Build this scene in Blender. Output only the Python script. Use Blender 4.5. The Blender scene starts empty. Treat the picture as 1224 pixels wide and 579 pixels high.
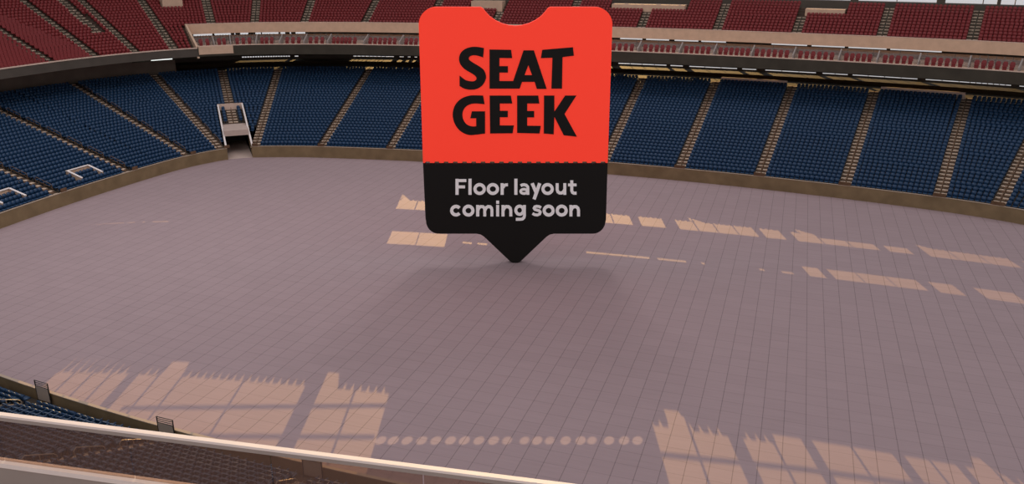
import bpy, math, random
import numpy as np
from mathutils import Vector, Matrix
random.seed(7)
S = 1.22                       # one floor panel is 1.22 m square; plans below are measured in panels
SC = bpy.context.scene
COL = SC.collection
R_ = math.radians

# ---------------------------------------------------------------- camera
F_PX, PITCH, YAW = 999.08, 0.33827, -0.32441
CAM = np.array([-2.2296, -34.4899, 21.5159])
cy, sy, cp, sp = math.cos(YAW), math.sin(YAW), math.cos(PITCH), math.sin(PITCH)
FW = np.array([sy*cp, cy*cp, -sp]); RT = np.array([cy, -sy, 0.0]); UP = np.cross(RT, FW)
cam = bpy.data.cameras.new('camera'); camo = bpy.data.objects.new('camera', cam); COL.objects.link(camo)
cam.sensor_width = 36; cam.lens = F_PX/1224*36; cam.clip_start = .1; cam.clip_end = 2000
m = Matrix(((RT[0], UP[0], -FW[0], CAM[0]*S), (RT[1], UP[1], -FW[1], CAM[1]*S), (RT[2], UP[2], -FW[2], CAM[2]*S), (0, 0, 0, 1)))
camo.matrix_world = m
SC.camera = camo

def proj(x, y, z):
    d = np.array([x, y, z])-CAM; k = d @ FW
    return 612+F_PX*(d @ RT)/k, 289.5-F_PX*(d @ UP)/k, k
def onz(px, py, z=0.0):
    d = FW*F_PX+RT*(px-612)-UP*(py-289.5); t = (z-CAM[2])/d[2]
    q = CAM+d*t
    return float(q[0]), float(q[1])

# ---------------------------------------------------------------- plan of the arena: a rounded loop of arcs
QA = [0, 11.5, 24, 66, 84, 90]; QR = [152, 32, 6, 20, 122]
ARCS = []
for q in range(4):
    seq = [(QA[i], QA[i+1], QR[i]) for i in range(5)]
    if q % 2: seq = [(90-b, 90-a, r) for a, b, r in reversed(seq)]
    ARCS += [(q*90+a, q*90+b, r) for a, b, r in seq]
def nrm(t):
    a = R_(t); return np.array([-math.sin(a), math.cos(a)])
_p = np.array([-20.0, 46.1]); ARC = []
for a, b, r in ARCS:
    ARC.append((a, b, r, _p.copy())); _p = _p+r*(nrm(b)-nrm(a))
def P(t, d):
    tt = t % 360
    for a, b, r, p in ARC:
        if a <= tt <= b: return p+r*(nrm(tt)-nrm(a))+d*nrm(tt)
    return p+d*nrm(tt)
def PN(t, d):                  # the near side of the bowl stands slightly further out and askew
    c0 = np.array([-38.7, -6.75]); v = P(t, d)-c0; c, s = math.cos(R_(-1.7)), math.sin(R_(-1.7))
    return c0+np.array([0, -.35])+np.array([c*v[0]-s*v[1], s*v[0]+c*v[1]])
def theta_of(x, y):            # normal angle of the loop through which a point lies
    best = None
    for t in np.arange(-180, 180, .5):
        p = P(t, 0); v = np.array([x, y])-p; n = nrm(t)
        along = abs(v[0]*n[1]-v[1]*n[0])
        if v @ n < -1: continue
        if best is None or along < best[0]: best = (along, t, v @ n)
    b, t0 = best[0], best[1]
    for t in np.arange(t0-.5, t0+.5, .02):
        p = P(t, 0); v = np.array([x, y])-p; n = nrm(t); al = abs(v[0]*n[1]-v[1]*n[0])
        if al < b: b, t0 = al, t
    return t0
def th_x(px, d, z):                      # angle at which a line at offset d and height z passes a given direction
    ts = np.arange(-24, 104, .25); xs = np.array([proj(*P(t, d), z)[0] for t in ts])
    for i in range(len(ts)-1):
        if (xs[i]-px)*(xs[i+1]-px) <= 0: return float(ts[i]+.25*(xs[i]-px)/(xs[i]-xs[i+1]+1e-9))
    return float(ts[-1] if px < xs[-1] else ts[0])
def th_px(px, py, z): return theta_of(*onz(px, py, z))

# ---------------------------------------------------------------- materials
def mat(name, col, rough=.7, spec=.3, emit=None, es=0, noise=0, nscale=3.0, metal=0, bump=0):
    mt = bpy.data.materials.new(name); mt.use_nodes = True; nt = mt.node_tree; b = nt.nodes['Principled BSDF']
    b.inputs['Base Color'].default_value = (*col, 1); b.inputs['Roughness'].default_value = rough
    b.inputs['Specular IOR Level'].default_value = spec; b.inputs['Metallic'].default_value = metal
    if emit: b.inputs['Emission Color'].default_value = (*emit, 1); b.inputs['Emission Strength'].default_value = es
    if noise:
        tc = nt.nodes.new('ShaderNodeTexCoord'); n = nt.nodes.new('ShaderNodeTexNoise'); n.inputs['Scale'].default_value = nscale
        n.inputs['Detail'].default_value = 4
        r = nt.nodes.new('ShaderNodeValToRGB'); r.color_ramp.elements[0].position = .3; r.color_ramp.elements[1].position = .7
        r.color_ramp.elements[0].color = (*[c*(1-noise) for c in col], 1); r.color_ramp.elements[1].color = (*[min(1, c*(1+noise)) for c in col], 1)
        nt.links.new(tc.outputs['Object'], n.inputs['Vector']); nt.links.new(n.outputs['Fac'], r.inputs['Fac']); nt.links.new(r.outputs['Color'], b.inputs['Base Color'])
        if bump:
            bp = nt.nodes.new('ShaderNodeBump'); bp.inputs['Strength'].default_value = bump
            nt.links.new(n.outputs['Fac'], bp.inputs['Height']); nt.links.new(bp.outputs['Normal'], b.inputs['Normal'])
    return mt
M = dict(
 terrace=mat('terrace_concrete', (.10, .08, .065), .9, .1, noise=.2, nscale=.8),
 terrace_up=mat('upper_terrace_concrete', (.10, .07, .055), .9, .1, noise=.2, nscale=.8),
 wall=mat('ochre_concrete', (.215, .150, .085), .9, .1, noise=.16, nscale=.7),
 cap=mat('wall_cap', (.40, .31, .24), .8, .1),
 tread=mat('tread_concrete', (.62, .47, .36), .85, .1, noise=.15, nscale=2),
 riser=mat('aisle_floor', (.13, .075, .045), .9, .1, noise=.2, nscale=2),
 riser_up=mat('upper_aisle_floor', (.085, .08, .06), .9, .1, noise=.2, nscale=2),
 rail=mat('brown_rail', (.16, .09, .05), .5, .4),
 hoop=mat('tan_steel_rail', (.36, .29, .23), .45, .5),
 tan=mat('tan_fascia', (.64, .44, .315), .85, .1, noise=.07, nscale=1.2),
 tan2=mat('pale_parapet', (.66, .49, .40), .85, .1, noise=.07, nscale=1.2),
 white=mat('white_rail_paint', (.80, .71, .68), .6, .3, noise=.03, nscale=2),
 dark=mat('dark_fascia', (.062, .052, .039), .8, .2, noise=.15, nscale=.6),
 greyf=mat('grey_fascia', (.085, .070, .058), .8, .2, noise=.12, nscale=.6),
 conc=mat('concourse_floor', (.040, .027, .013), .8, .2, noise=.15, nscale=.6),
 grey=mat('grey_steel', (.17, .15, .145), .6, .3),
 under=mat('under_rail_grey', (.33, .28, .26), .8, .2, noise=.05, nscale=1),
 black=mat('black_steel', (.02, .018, .018), .5, .4),
 mesh=mat('grey_gate_panel', (.36, .30, .26), .7, .3),
 outer=mat('outer_wall_panel', (.10, .085, .07), .9, .1, noise=.1, nscale=.3),
 blue=mat('blue_seat_plastic', (.010, .040, .098), .45, .4),
 red=mat('red_seat_plastic', (.205, .022, .024), .5, .35),
 brown=mat('brown_seat_plastic', (.075, .052, .045), .6, .3),
 signred=mat('sign_red_face', (.93, .06, .035), .6, .2, emit=(.93, .045, .022), es=.46),  # emission added to the red to brighten the face
 signblk=mat('sign_black_face', (.010, .0085, .0075), .6, .2),
 signtxt=mat('sign_pale_lettering', (.88, .82, .82), .6, .2, emit=(.9, .84, .85), es=.10),  # slight emission added to brighten the letters
 pink=mat('pale_tunnel_roof', (.52, .40, .35), .8, .1, noise=.05, nscale=1.5),
)
def glass_mat():
    mt = bpy.data.materials.new('window_glass'); mt.use_nodes = True; nt = mt.node_tree; nt.nodes.clear()
    o = nt.nodes.new('ShaderNodeOutputMaterial'); mx = nt.nodes.new('ShaderNodeMixShader'); tr = nt.nodes.new('ShaderNodeBsdfTransparent'); gl = nt.nodes.new('ShaderNodeBsdfGlossy')
    tr.inputs['Color'].default_value = (.97, .97, .97, 1); gl.inputs['Roughness'].default_value = .1; mx.inputs[0].default_value = .05
    nt.links.new(tr.outputs[0], mx.inputs[1]); nt.links.new(gl.outputs[0], mx.inputs[2]); nt.links.new(mx.outputs[0], o.inputs[0]); return mt
M['glass'] = glass_mat()
def tint_mat():
    mt = bpy.data.materials.new('suite_glass'); mt.use_nodes = True; nt = mt.node_tree; nt.nodes.clear()
    o = nt.nodes.new('ShaderNodeOutputMaterial'); mx = nt.nodes.new('ShaderNodeMixShader'); tr = nt.nodes.new('ShaderNodeBsdfTransparent'); gl = nt.nodes.new('ShaderNodeBsdfDiffuse')
    tr.inputs['Color'].default_value = (.9, .9, .92, 1); gl.inputs['Color'].default_value = (.32, .29, .29, 1); mx.inputs[0].default_value = .3
    nt.links.new(tr.outputs[0], mx.inputs[1]); nt.links.new(gl.outputs[0], mx.inputs[2]); nt.links.new(mx.outputs[0], o.inputs[0]); return mt
M['tint'] = tint_mat()

def smoke_mat():
    mt = bpy.data.materials.new('smoked_glass'); mt.use_nodes = True; nt = mt.node_tree; nt.nodes.clear()
    o = nt.nodes.new('ShaderNodeOutputMaterial'); mx = nt.nodes.new('ShaderNodeMixShader'); tr = nt.nodes.new('ShaderNodeBsdfTransparent'); gl = nt.nodes.new('ShaderNodeBsdfDiffuse')
    tr.inputs['Color'].default_value = (.95, .86, .80, 1); gl.inputs['Color'].default_value = (.185, .122, .104, 1); mx.inputs[0].default_value = .34
    nt.links.new(tr.outputs[0], mx.inputs[1]); nt.links.new(gl.outputs[0], mx.inputs[2]); nt.links.new(mx.outputs[0], o.inputs[0]); return mt
M['smoke'] = smoke_mat()
def floor_mat():
    mt = bpy.data.materials.new('panel_floor'); mt.use_nodes = True; nt = mt.node_tree; b = nt.nodes['Principled BSDF']; L = nt.links.new
    tc = nt.nodes.new('ShaderNodeTexCoord'); sc = nt.nodes.new('ShaderNodeVectorMath'); sc.operation = 'SCALE'; sc.inputs['Scale'].default_value = 1/S
    L(tc.outputs['Object'], sc.inputs[0]); sx = nt.nodes.new('ShaderNodeSeparateXYZ'); L(sc.outputs[0], sx.inputs[0])
    def mth(op, a, bb=None, c=None):
        n = nt.nodes.new('ShaderNodeMath'); n.operation = op
        for i, v in enumerate((a, bb, c)):
            if v is None: continue
            if isinstance(v, (int, float)): n.inputs[i].default_value = v
            else: L(v, n.inputs[i])
        return n.outputs[0]
    def line(co, w):
        f = mth('FRACT', mth('ADD', co, 100.5)); a = mth('ABSOLUTE', mth('SUBTRACT', f, .5)); return mth('LESS_THAN', a, w)
    lx = line(sx.outputs[0], .020); ly = line(sx.outputs[1], .018)
    fl = nt.nodes.new('ShaderNodeVectorMath'); fl.operation = 'FLOOR'; L(sc.outputs[0], fl.inputs[0])
    wn = nt.nodes.new('ShaderNodeTexWhiteNoise'); L(fl.outputs[0], wn.inputs['Vector'])
    n = nt.nodes.new('ShaderNodeTexNoise'); n.inputs['Scale'].default_value = 1; n.inputs['Detail'].default_value = 3
    mp = nt.nodes.new('ShaderNodeMapping'); mp.inputs['Scale'].default_value = (.5, 6, 1); L(sc.outputs[0], mp.inputs[0]); L(mp.outputs[0], n.inputs['Vector'])
    v = mth('ADD', mth('MULTIPLY', mth('SUBTRACT', wn.outputs['Value'], .5), .045), mth('MULTIPLY', mth('SUBTRACT', n.outputs['Fac'], .5), .16))
    v = mth('ADD', v, 1.0)
    v = mth('SUBTRACT', v, mth('MULTIPLY', lx, .33)); v = mth('SUBTRACT', v, mth('MULTIPLY', ly, .17))
    vm = nt.nodes.new('ShaderNodeVectorMath'); vm.operation = 'SCALE'; vm.inputs[0].default_value = FLOOR_COL; L(v, vm.inputs['Scale'])
    L(vm.outputs[0], b.inputs['Base Color']); b.inputs['Roughness'].default_value = .75; b.inputs['Specular IOR Level'].default_value = .15
    return mt
FLOOR_COL = (.335, .248, .258)
M['floor'] = floor_mat()

# ---------------------------------------------------------------- mesh builder (plans in panels, heights in panels)
class MB:
    def __init__(s): s.v = []; s.f = []
    def add(s, vs, fs):
        o = len(s.v); s.v += [tuple(map(float, v)) for v in vs]; s.f += [tuple(o+i for i in f) for f in fs]
    def box8(s, a): s.add(a, [(0, 3, 2, 1), (4, 5, 6, 7), (0, 1, 5, 4), (1, 2, 6, 5), (2, 3, 7, 6), (3, 0, 4, 7)])
    def prism(s, pts, z0, z1):        # pts ccw plan
        n = len(pts); s.add([(x, y, z0) for x, y in pts]+[(x, y, z1) for x, y in pts],
          [tuple(reversed(range(n))), tuple(range(n, 2*n))]+[(i, (i+1) % n, n+(i+1) % n, n+i) for i in range(n)])
    def bar(s, a, b, w, h=None):      # square bar between two 3d points
        a = np.array(a, float); b = np.array(b, float); h = h or w
        d = b-a; L = np.linalg.norm(d); d /= L
        u = np.cross(d, [0, 0, 1.0])
        if np.linalg.norm(u) < 1e-3: u = np.array([1.0, 0, 0])
        u /= np.linalg.norm(u); v = np.cross(u, d)
        q = [(-1, -1), (1, -1), (1, 1), (-1, 1)]
        s.box8([a+u*w/2*i+v*h/2*j for i, j in q]+[b+u*w/2*i+v*h/2*j for i, j in q])
    def tube(s, pts, r, n=6):
        pts = [np.array(p, float) for p in pts]; rings = []
        for i, p in enumerate(pts):
            d = (pts[min(i+1, len(pts)-1)]-pts[max(i-1, 0)]); d /= np.linalg.norm(d)
            u = np.cross(d, [0, 0, 1.0])
            if np.linalg.norm(u) < 1e-2: u = np.array([1.0, 0, 0])
            u /= np.linalg.norm(u); v = np.cross(u, d)
            rings.append([p+r*(math.cos(2*math.pi*k/n)*u+math.sin(2*math.pi*k/n)*v) for k in range(n)])
        vs = [q for rg in rings for q in rg]; fs = []
        for i in range(len(pts)-1):
            for k in range(n): fs.append((i*n+k, i*n+(k+1) % n, (i+1)*n+(k+1) % n, (i+1)*n+k))
        fs.append(tuple(reversed(range(n)))); fs.append(tuple(range((len(pts)-1)*n, len(pts)*n))); s.add(vs, fs)
    def sweep(s, t0, t1, prof, pf=P, step=1.0):   # closed profile [(d,z)...] swept along the loop
        n = max(1, int(math.ceil(abs(t1-t0)/step))); k = len(prof); vs = []
        for i in range(n+1):
            t = t0+(t1-t0)*i/n
            for d, z in prof:
                q = pf(t, d); vs.append((q[0], q[1], z))
        fs = [(i*k+j, i*k+(j+1) % k, (i+1)*k+(j+1) % k, (i+1)*k+j) for i in range(n) for j in range(k)]
        fs += [tuple(reversed(range(k))), tuple(range(n*k, n*k+k))]
        s.add(vs, fs)
    def build(s, name, mt, parent=None, smooth=False, origin=None):
        me = bpy.data.meshes.new(name); V = np.array(s.v, float)*S
        if parent is not None and origin is None:
            origin = tuple(c/S for c in parent.get('_o', (0, 0, 0)))
        if origin is not None: V = V-np.array(origin)*S
        me.from_pydata([tuple(v) for v in V], [], s.f); me.materials.append(mt); me.update()
        import bmesh as _b
        bm = _b.new(); bm.from_mesh(me); _b.ops.recalc_face_normals(bm, faces=bm.faces); bm.to_mesh(me); bm.free()
        o = bpy.data.objects.new(name, me); COL.objects.link(o)
        if parent is not None: o.parent = parent
        elif origin is not None: o.location = [c*S for c in origin]
        return o
def tag(o, label, cat, group=None, kind=None):
    o['label'] = label; o['category'] = cat
    if group: o['group'] = group
    if kind: o['kind'] = kind
    return o
def struct(o, label=None):
    o['kind'] = 'structure'
    if label: o['label'] = label
    return o
def empty(name, label, cat, loc, group=None):
    o = bpy.data.objects.new(name, None); COL.objects.link(o); o.location = [c*S for c in loc]; o['_o'] = [c*S for c in loc]
    o.empty_display_size = .3
    return tag(o, label, cat, group)
def p3(t, d, z, pf=P):
    q = pf(t, d); return (float(q[0]), float(q[1]), z)

# ---------------------------------------------------------------- levels
WALL_H = 1.25
LR, LRISE, LN = .664, .190, 31          # lower bowl rows
def low_z(k): return .98+LRISE*k        # floor of row k
def low_d(k): return .12+LR*k
L_TOP_D, L_TOP_Z = low_d(LN), low_z(LN-1)
MD, MZ, MR, MRISE = 13.3, 9.85, .664, .272
def up_z(k): return MZ+MRISE*k
def up_d(k): return MD+.25+MR*k
UK = 9                                   # first row above the suites on the far side
UPN = 20; LUP = 22
OUT_D = 28.6
CORNER_T = th_px(229, 32, 12.75)         # where the gallery front steps back behind the suites

# ---------------------------------------------------------------- floor
mb = MB(); mb.prism([tuple(P(t, .1 if not 135 < t < 225 else 1.3)) for t in np.arange(0, 360, 2)], -.3, 0)
struct(mb.build('floor', M['floor']), 'greyish mauve arena floor of square covering panels')
mb = MB(); mb.prism([tuple(P(t, 60)) for t in np.arange(0, 360, 5)], -.9, -.3)
struct(mb.build('ground', M['terrace']))

# lower aisles (normal angles)
AIS = {}
for n, (x, y) in dict(A=(56, 231), B=(142, 204), C=(213, 184), D=(246, 177.5)).items(): AIS[n] = th_px(x, y, WALL_H)
AIS['A'] = theta_of(-62.2, 19.6); AIS['B'] = theta_of(-62.1, 27.9)
AIS['C'] = 74.5; AIS['D'] = 58.0
TUN = 40.0
for n, x in dict(E=-57.0, F=-50.2, G=-42.6, H1=-35.0, H2=-27.1, I=-19.6, J=-12.1, K=-4.5, L=3.05, Mm=10.6, N=17.4).items():
    best = min(np.arange(-20, 40, .05), key=lambda t: abs(P(t, 0)[0]-x)); AIS[n] = float(best)
AIS['Z'] = theta_of(-62.1, 11.0); 
low_order = ['Z', 'A', 'B', 'C', 'D', 'T', 'E', 'F', 'G', 'H1', 'H2', 'I', 'J', 'K', 'L', 'Mm', 'N']
AIS['T'] = TUN
TH_R = AIS['N']-6                         # bowl ends past the right frame edge
TH_L = 104                                # and past the left frame edge
TUN_W = 1.28                              # half width of the field tunnel
NT0, NT1 = 187.5+0, 160                   # near stand angles

AW = .52                                  # half aisle width
# ---------------------------------------------------------------- terraces
def terrace(name, t0, t1, rows, zf, df, base, mt, pf=P, thick=None, step=1.0):
    mb = MB(); prof = []
    for k in rows: prof += [(df(k), zf(k)-(0 if False else 0)), (df(k+1), zf(k))]
    k0, k1 = rows[0], rows[-1]
    if thick: low = [(df(k1+1), zf(k1)-thick), (df(k0), zf(k0)-thick)]
    else: low = [(df(k1+1), base), (df(k0), base)]
    n = max(1, int(math.ceil(abs(t1-t0)/step)))
    mb.sweep(t0, t1, prof+low, pf, step); return struct(mb.build(name, mt))
def ang_w(t, d, w):                       # angle offset giving a sideways distance w at offset d (bisect on chord)
    lo, hi = 0, 30
    a = P(t, d)
    for _ in range(30):
        mid = (lo+hi)/2; b = P(t+mid, d)
        if np.hypot(*(b-a)) < w: lo = mid
        else: hi = mid
    return lo
TW0 = ang_w(TUN, 0, TUN_W)
terrace('lower_terrace_right', TH_R, TUN-TW0, range(LN), low_z, low_d, 0, M['terrace'])
terrace('lower_terrace_left', TUN+TW0, TH_L, range(LN), low_z, low_d, 0, M['terrace'])
mb_ = None
# tunnel roof part of the terrace: rows behind the opening
TK = 9
terrace('lower_terrace_corner', TUN-TW0, TUN+TW0, range(TK, LN), low_z, low_d, low_z(TK)-.6, M['terrace'], step=.5)

# field walls
def fwall(name, t0, t1, pf=P):
    mb = MB(); mb.sweep(t0, t1, [(0, 0), (0, WALL_H-.04), (.13, WALL_H-.04), (.13, 0)], pf); o = struct(mb.build(name, M['wall']), 'low ochre concrete wall around the floor')
    mb = MB(); mb.sweep(t0, t1, [(-.015, WALL_H-.04), (-.015, WALL_H), (.15, WALL_H), (.15, WALL_H-.04)], pf); c = mb.build('wall_cap', M['cap'], o)
fwall('wall_far', TH_R, TUN-TW0); fwall('wall_left', TUN+TW0, TH_L); fwall('wall_near', NT1, NT0, PN)

# ---------------------------------------------------------------- field tunnel in the corner
tun = empty('field_tunnel', 'open field tunnel with pale roof slab in the far left corner', 'tunnel', p3(TUN, .5, 0))
n0 = nrm(TUN); tg = np.array([-n0[1], n0[0]])*-1; b0 = P(TUN, 0)
def tp(u, d, z):                          # local frame of the tunnel
    q = b0+tg*u+n0*d; return (q[0], q[1], z)
def tbox(mb, u0, u1, d0, d1, z0, z1, z0b=None, z1b=None):
    z0b = z0 if z0b is None else z0b; z1b = z1 if z1b is None else z1b
    mb.box8([tp(u0, d0, z0), tp(u1, d0, z0), tp(u1, d1, z0b), tp(u0, d1, z0b), tp(u0, d0, z1), tp(u1, d0, z1), tp(u1, d1, z1b), tp(u0, d1, z1b)])
rz = lambda d: low_z((d-.12)/LR)
TE = 9.8
for sgn in (-1, 1):
    mb = MB(); a, b = sorted((sgn*TUN_W, sgn*(TUN_W+.14))); tbox(mb, a, b, -.02, TE, 0, 0+WALL_H+.0, rz(TE)-1.2, rz(TE)+.5)
    o = mb.build('side_wall', M['wall'], tun)
    mb = MB(); tbox(mb, a-.02, b+.02, -.04, TE, WALL_H+.0, WALL_H+.10, rz(TE)+.5, rz(TE)+.6); mb.build('white_coping', M['white'], tun)
mb = MB(); tbox(mb, -TUN_W, TUN_W, 2.3, 6.9, 2.05, 2.65); mb.build('roof_slab', M['pink'], tun)
mb = MB(); tbox(mb, -TUN_W-.1, TUN_W+.1, TE-.12, TE, rz(TE)-.1, rz(TE)+.62); mb.build('back_rail_wall', M['tan2'], tun)
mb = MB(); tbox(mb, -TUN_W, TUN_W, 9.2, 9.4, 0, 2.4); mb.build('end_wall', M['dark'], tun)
mb = MB(); tbox(mb, -TUN_W, TUN_W, 0, 9.3, -.2, .012); mb.build('passage_floor', M['pink'], tun)

# ---------------------------------------------------------------- seats
SW, SP = .47/S, .41                       # width and spacing
def seat_parts(solid=False):
    """seat facing -y, origin at floor below the backrest, in panels"""
    w = SW/2
    def bx(x0, x1, y0, y1, z0, z1, lean=0, ln2=0):
        return [(x0, y0, z0), (x1, y0, z0), (x1, y1, z0), (x0, y1, z0), (x0, y0+lean, z1), (x1, y0+lean, z1), (x1, y1+lean, z1), (x0, y1+lean, z1)]
    back = MB()
    # backrest: rounded-top slab, leaning back
    pts = [(-w, 0), (w, 0), (w*.97, .26), (w*.62, .385), (-w*.62, .385), (-w*.97, .26)]
    z0 = .33
    vs = [(x, -.02+z*.22, z0+z) for x, z in pts]+[(x, .04+z*.22, z0+z) for x, z in pts]; n = 6
    back.add(vs, [tuple(range(n)), tuple(reversed(range(n, 2*n)))]+[(i, n+i, n+(i+1) % n, (i+1) % n) for i in range(n)])
    pan = MB(); pan.box8(bx(-w*.92, w*.92, -.36, -.02, .31, .36)); 
    leg = MB(); leg.box8(bx(-.035, .035, -.16, -.06, 0, .31) if not solid else bx(-w*.8, w*.8, -.30, -.06, .0, .31))
    arms = []
    for sx in (-1, 1):
        arm = MB(); arm.box8(bx(sx*w-.011, sx*w+.011, -.30, .02, .50, .535)); arms.append(arm)
    return back, pan, leg, arms
def low_seat():
    back, pan, leg, arm = seat_parts(); mb = MB()
    for q in (back, pan): mb.add(q.v, q.f)
    mb.box8([(-.03, -.14, 0), (.03, -.14, 0), (.03, -.08, 0), (-.03, -.08, 0), (-.03, -.14, .31), (.03, -.14, .31), (.03, -.08, .31), (-.03, -.08, .31)][:8])
    return mb
LOWSEAT = low_seat()
def row_len_table(t0, t1, d, pf, n=160):
    ts = np.linspace(t0, t1, n+1); q = np.array([pf(t, d) for t in ts]); L = np.concatenate([[0], np.cumsum(np.hypot(*(np.diff(q, axis=0).T)))])
    return ts, q, L
def seats_in(t0, t1, d, z, w0, w1, pf=P, pitch=SP, cut=None):
    """seat positions (x,y,z,angle) on a row between two aisles"""
    ts, q, L = row_len_table(t0, t1, d, pf, max(8, int(abs(t1-t0)*2)+4)); tot = L[-1]-w0-w1; n = int(tot/pitch)
    if n < 1: return []
    p = tot/n if n else pitch; out = []
    for i in range(n):
        s = w0+(i+.5)*p; t = float(np.interp(s, L, ts)); c = pf(t, d)
        c2 = pf(t+.2, d); a = math.atan2(-(c2[1]-c[1]), -(c2[0]-c[0])) if t1 > t0 else math.atan2(-(c2[1]-c[1]), -(c2[0]-c[0]))
        out.append((float(c[0]), float(c[1]), z, a, t))
    return out
def mass(name, seats, mt, label, cat='seat', protomb=None):
    pm = protomb or LOWSEAT; pv = np.array(pm.v); nv = len(pv); A = np.array([s[:4] for s in seats])
    c, s = np.cos(A[:, 3]), np.sin(A[:, 3])
    X = pv[None, :, 0]*c[:, None]-pv[None, :, 1]*s[:, None]+A[:, 0:1]; Y = pv[None, :, 0]*s[:, None]+pv[None, :, 1]*c[:, None]+A[:, 1:2]; Z = pv[None, :, 2]+A[:, 2:3]
    V = np.stack([X, Y, Z], -1).reshape(-1, 3)*S
    loops = []; starts = []; tot = []; k = 0
    for f in pm.f: loops += list(f); tot.append(len(f))
    loops = np.array(loops); tot = np.array(tot); N = len(seats)
    allv = (loops[None, :]+(np.arange(N)*nv)[:, None]).reshape(-1); lt = np.tile(tot, N); st = np.concatenate([[0], np.cumsum(lt)[:-1]])
    me = bpy.data.meshes.new(name); me.vertices.add(len(V)); me.vertices.foreach_set('co', V.reshape(-1).astype(np.float32))
    me.loops.add(len(allv)); me.loops.foreach_set('vertex_index', allv.astype(np.int32)); me.polygons.add(len(lt)); me.polygons.foreach_set('loop_start', st.astype(np.int32))
    me.update(calc_edges=True); me.materials.append(mt)
    o = bpy.data.objects.new(name, me); COL.objects.link(o); tag(o, label, cat, kind='stuff'); return o
# master seat of each colour: an empty with its parts
def master(name, mt, armm, solid=False):
    back, pan, leg, arm = seat_parts(solid)
    r = bpy.data.objects.new(name, None); ch = []
    for n, q, mm in (('backrest', back, mt), ('seat', pan, mt), ('pedestal', leg, armm), ('armrest', arm[0], armm), ('armrest', arm[1], armm)):
        o = q.build(n, mm); COL.objects.unlink(o); ch.append(o)
    return r, ch
def place(mst, seat, label, group):
    r0, ch = mst; r = r0.copy(); COL.objects.link(r); r.location = (seat[0]*S, seat[1]*S, seat[2]*S); r.rotation_euler = (0, 0, seat[3]); r.empty_display_size = .2
    tag(r, label, 'seat', group)
    for c in ch:
        d = c.copy(); COL.objects.link(d); d.parent = r
    return r
def simple_master(name, mt):
    o = LOWSEAT.build(name, mt); COL.objects.unlink(o); return o
def place1(o0, seat, label, group):
    r = o0.copy(); COL.objects.link(r); r.location = (seat[0]*S, seat[1]*S, seat[2]*S); r.rotation_euler = (0, 0, seat[3]); return tag(r, label, 'seat', group)

# vomitories (small U walls in the front rows): (section, theta centre, half width, first row, last row)
VOMS = []
for px in (100, 5): VOMS.append((th_x(px, 1.9, 1.9), 1.25))
BLUE = []
secs = [(low_order[i], low_order[i+1]) for i in range(len(low_order)-1)]
LEDGE = {('J', 'K'), ('L', 'Mm')}
for a, b in secs+[('N', 'R'), ('Lf', 'Z')]:
    ta = TH_R+.2 if b == 'R' else (AIS[a] if a != 'Lf' else TH_L-.2)
    tb = AIS[b] if b != 'R' else TH_R+.2
    if b == 'R': ta = AIS['N']
    for k in range(LN):
        if k >= LN-1: continue
        d = low_d(k)+.40; z = low_z(k); wa = wb = AW
        lo = k < TK or low_d(k) < TE+.1
        if a == 'T' and lo: wa = TUN_W+.25
        if b == 'T' and lo: wb = TUN_W+.25
        for s in seats_in(ta, tb, d, z, wa, wb):
            skip = False
            for tv, hw in VOMS:
                c = P(tv, d)
                g_ = nrm(tv); dist = abs((s[0]-c[0])*g_[1]-(s[1]-c[1])*g_[0])
                if 1 <= k <= 3 and dist < hw+.28 and (k == 3 or dist > hw-.2): skip = True
            if not skip: BLUE.append(s+(k, a+b))
# seats inside the tunnel frame behind the roof slab
for k in range(TK, int((TE-.5)/LR)):
    for u in (-.85, .85):
        q = tp(u, low_d(k)+.4, low_z(k)); BLUE.append((q[0], q[1], q[2], R_(TUN), TUN, k, 'T'))

NR, NRISE, NN = .52, .225, 26
def nl_z(k): return .60+NRISE*k
def nl_d(k): return .50+NR*k
# near stand (seen from behind)
terrace('lower_terrace_near', NT1, NT0, range(NN), nl_z, nl_d, 0, M['terrace'], pf=PN)
mb = MB(); mb.sweep(NT1, NT0, [(.13, 0), (.13, .598), (.50, .598), (.50, 0)], PN); struct(mb.build('near_walkway', M['terrace']))
near_x = {}
def th_n(px):
    ts = np.arange(NT1, NT0+.01, .1); return float(min(ts, key=lambda t: abs(proj(*PN(t, .2), 1.25)[0]-px)))
NA = [th_n(52), th_n(198), th_n(373)]
NA = sorted([t % 360 for t in NA]); GAP = NA[1]-NA[0]
near_ais = [NA[0]-GAP]+NA+[NA[-1]+GAP]
near_ais = sorted(near_ais)
NEARB = []
for i in range(len(near_ais)-1):
    for k in range(NN):
        for s in seats_in(near_ais[i], near_ais[i+1], nl_d(k)+.36, nl_z(k), AW, AW, PN): NEARB.append(s+(k, 'near%d' % i))
def inframe(s, h=.6):
    x, y, k = proj(s[0], s[1], s[2]+h); return k > 0 and -3 < x < 1227 and -3 < y < 582, x, y, k
RAIL1 = lambda x: 492+(x/690)*86
vis = []; rest = []
for s in NEARB:
    ok, x, y, k = inframe(s)
    if ok and y < 549+x*.15+6 and (s[4] % 360) > NT1: vis.append((k, s))
    elif -200 < x < 900: rest.append(s)
vis.sort(key=lambda v: v[0]); print('near blue visible', len(vis))
ORD = ['front row', 'second row', 'third row', 'fourth row', 'fifth row', 'sixth row', 'seventh row', 'eighth row', 'ninth row', 'tenth row', 'eleventh row', 'twelfth row', 'thirteenth row', 'fourteenth row', 'fifteenth row', 'sixteenth row', 'seventeenth row', 'eighteenth row', 'nineteenth row', 'twentieth row', 'row twenty one', 'row twenty two', 'row twenty three', 'row twenty four', 'row twenty five', 'row twenty six']
mB = master('stadium_chair', M['blue'], M['blue'])
mR = master('balcony_chair', M['red'], M['red'], True)
near_place = {}
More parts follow.
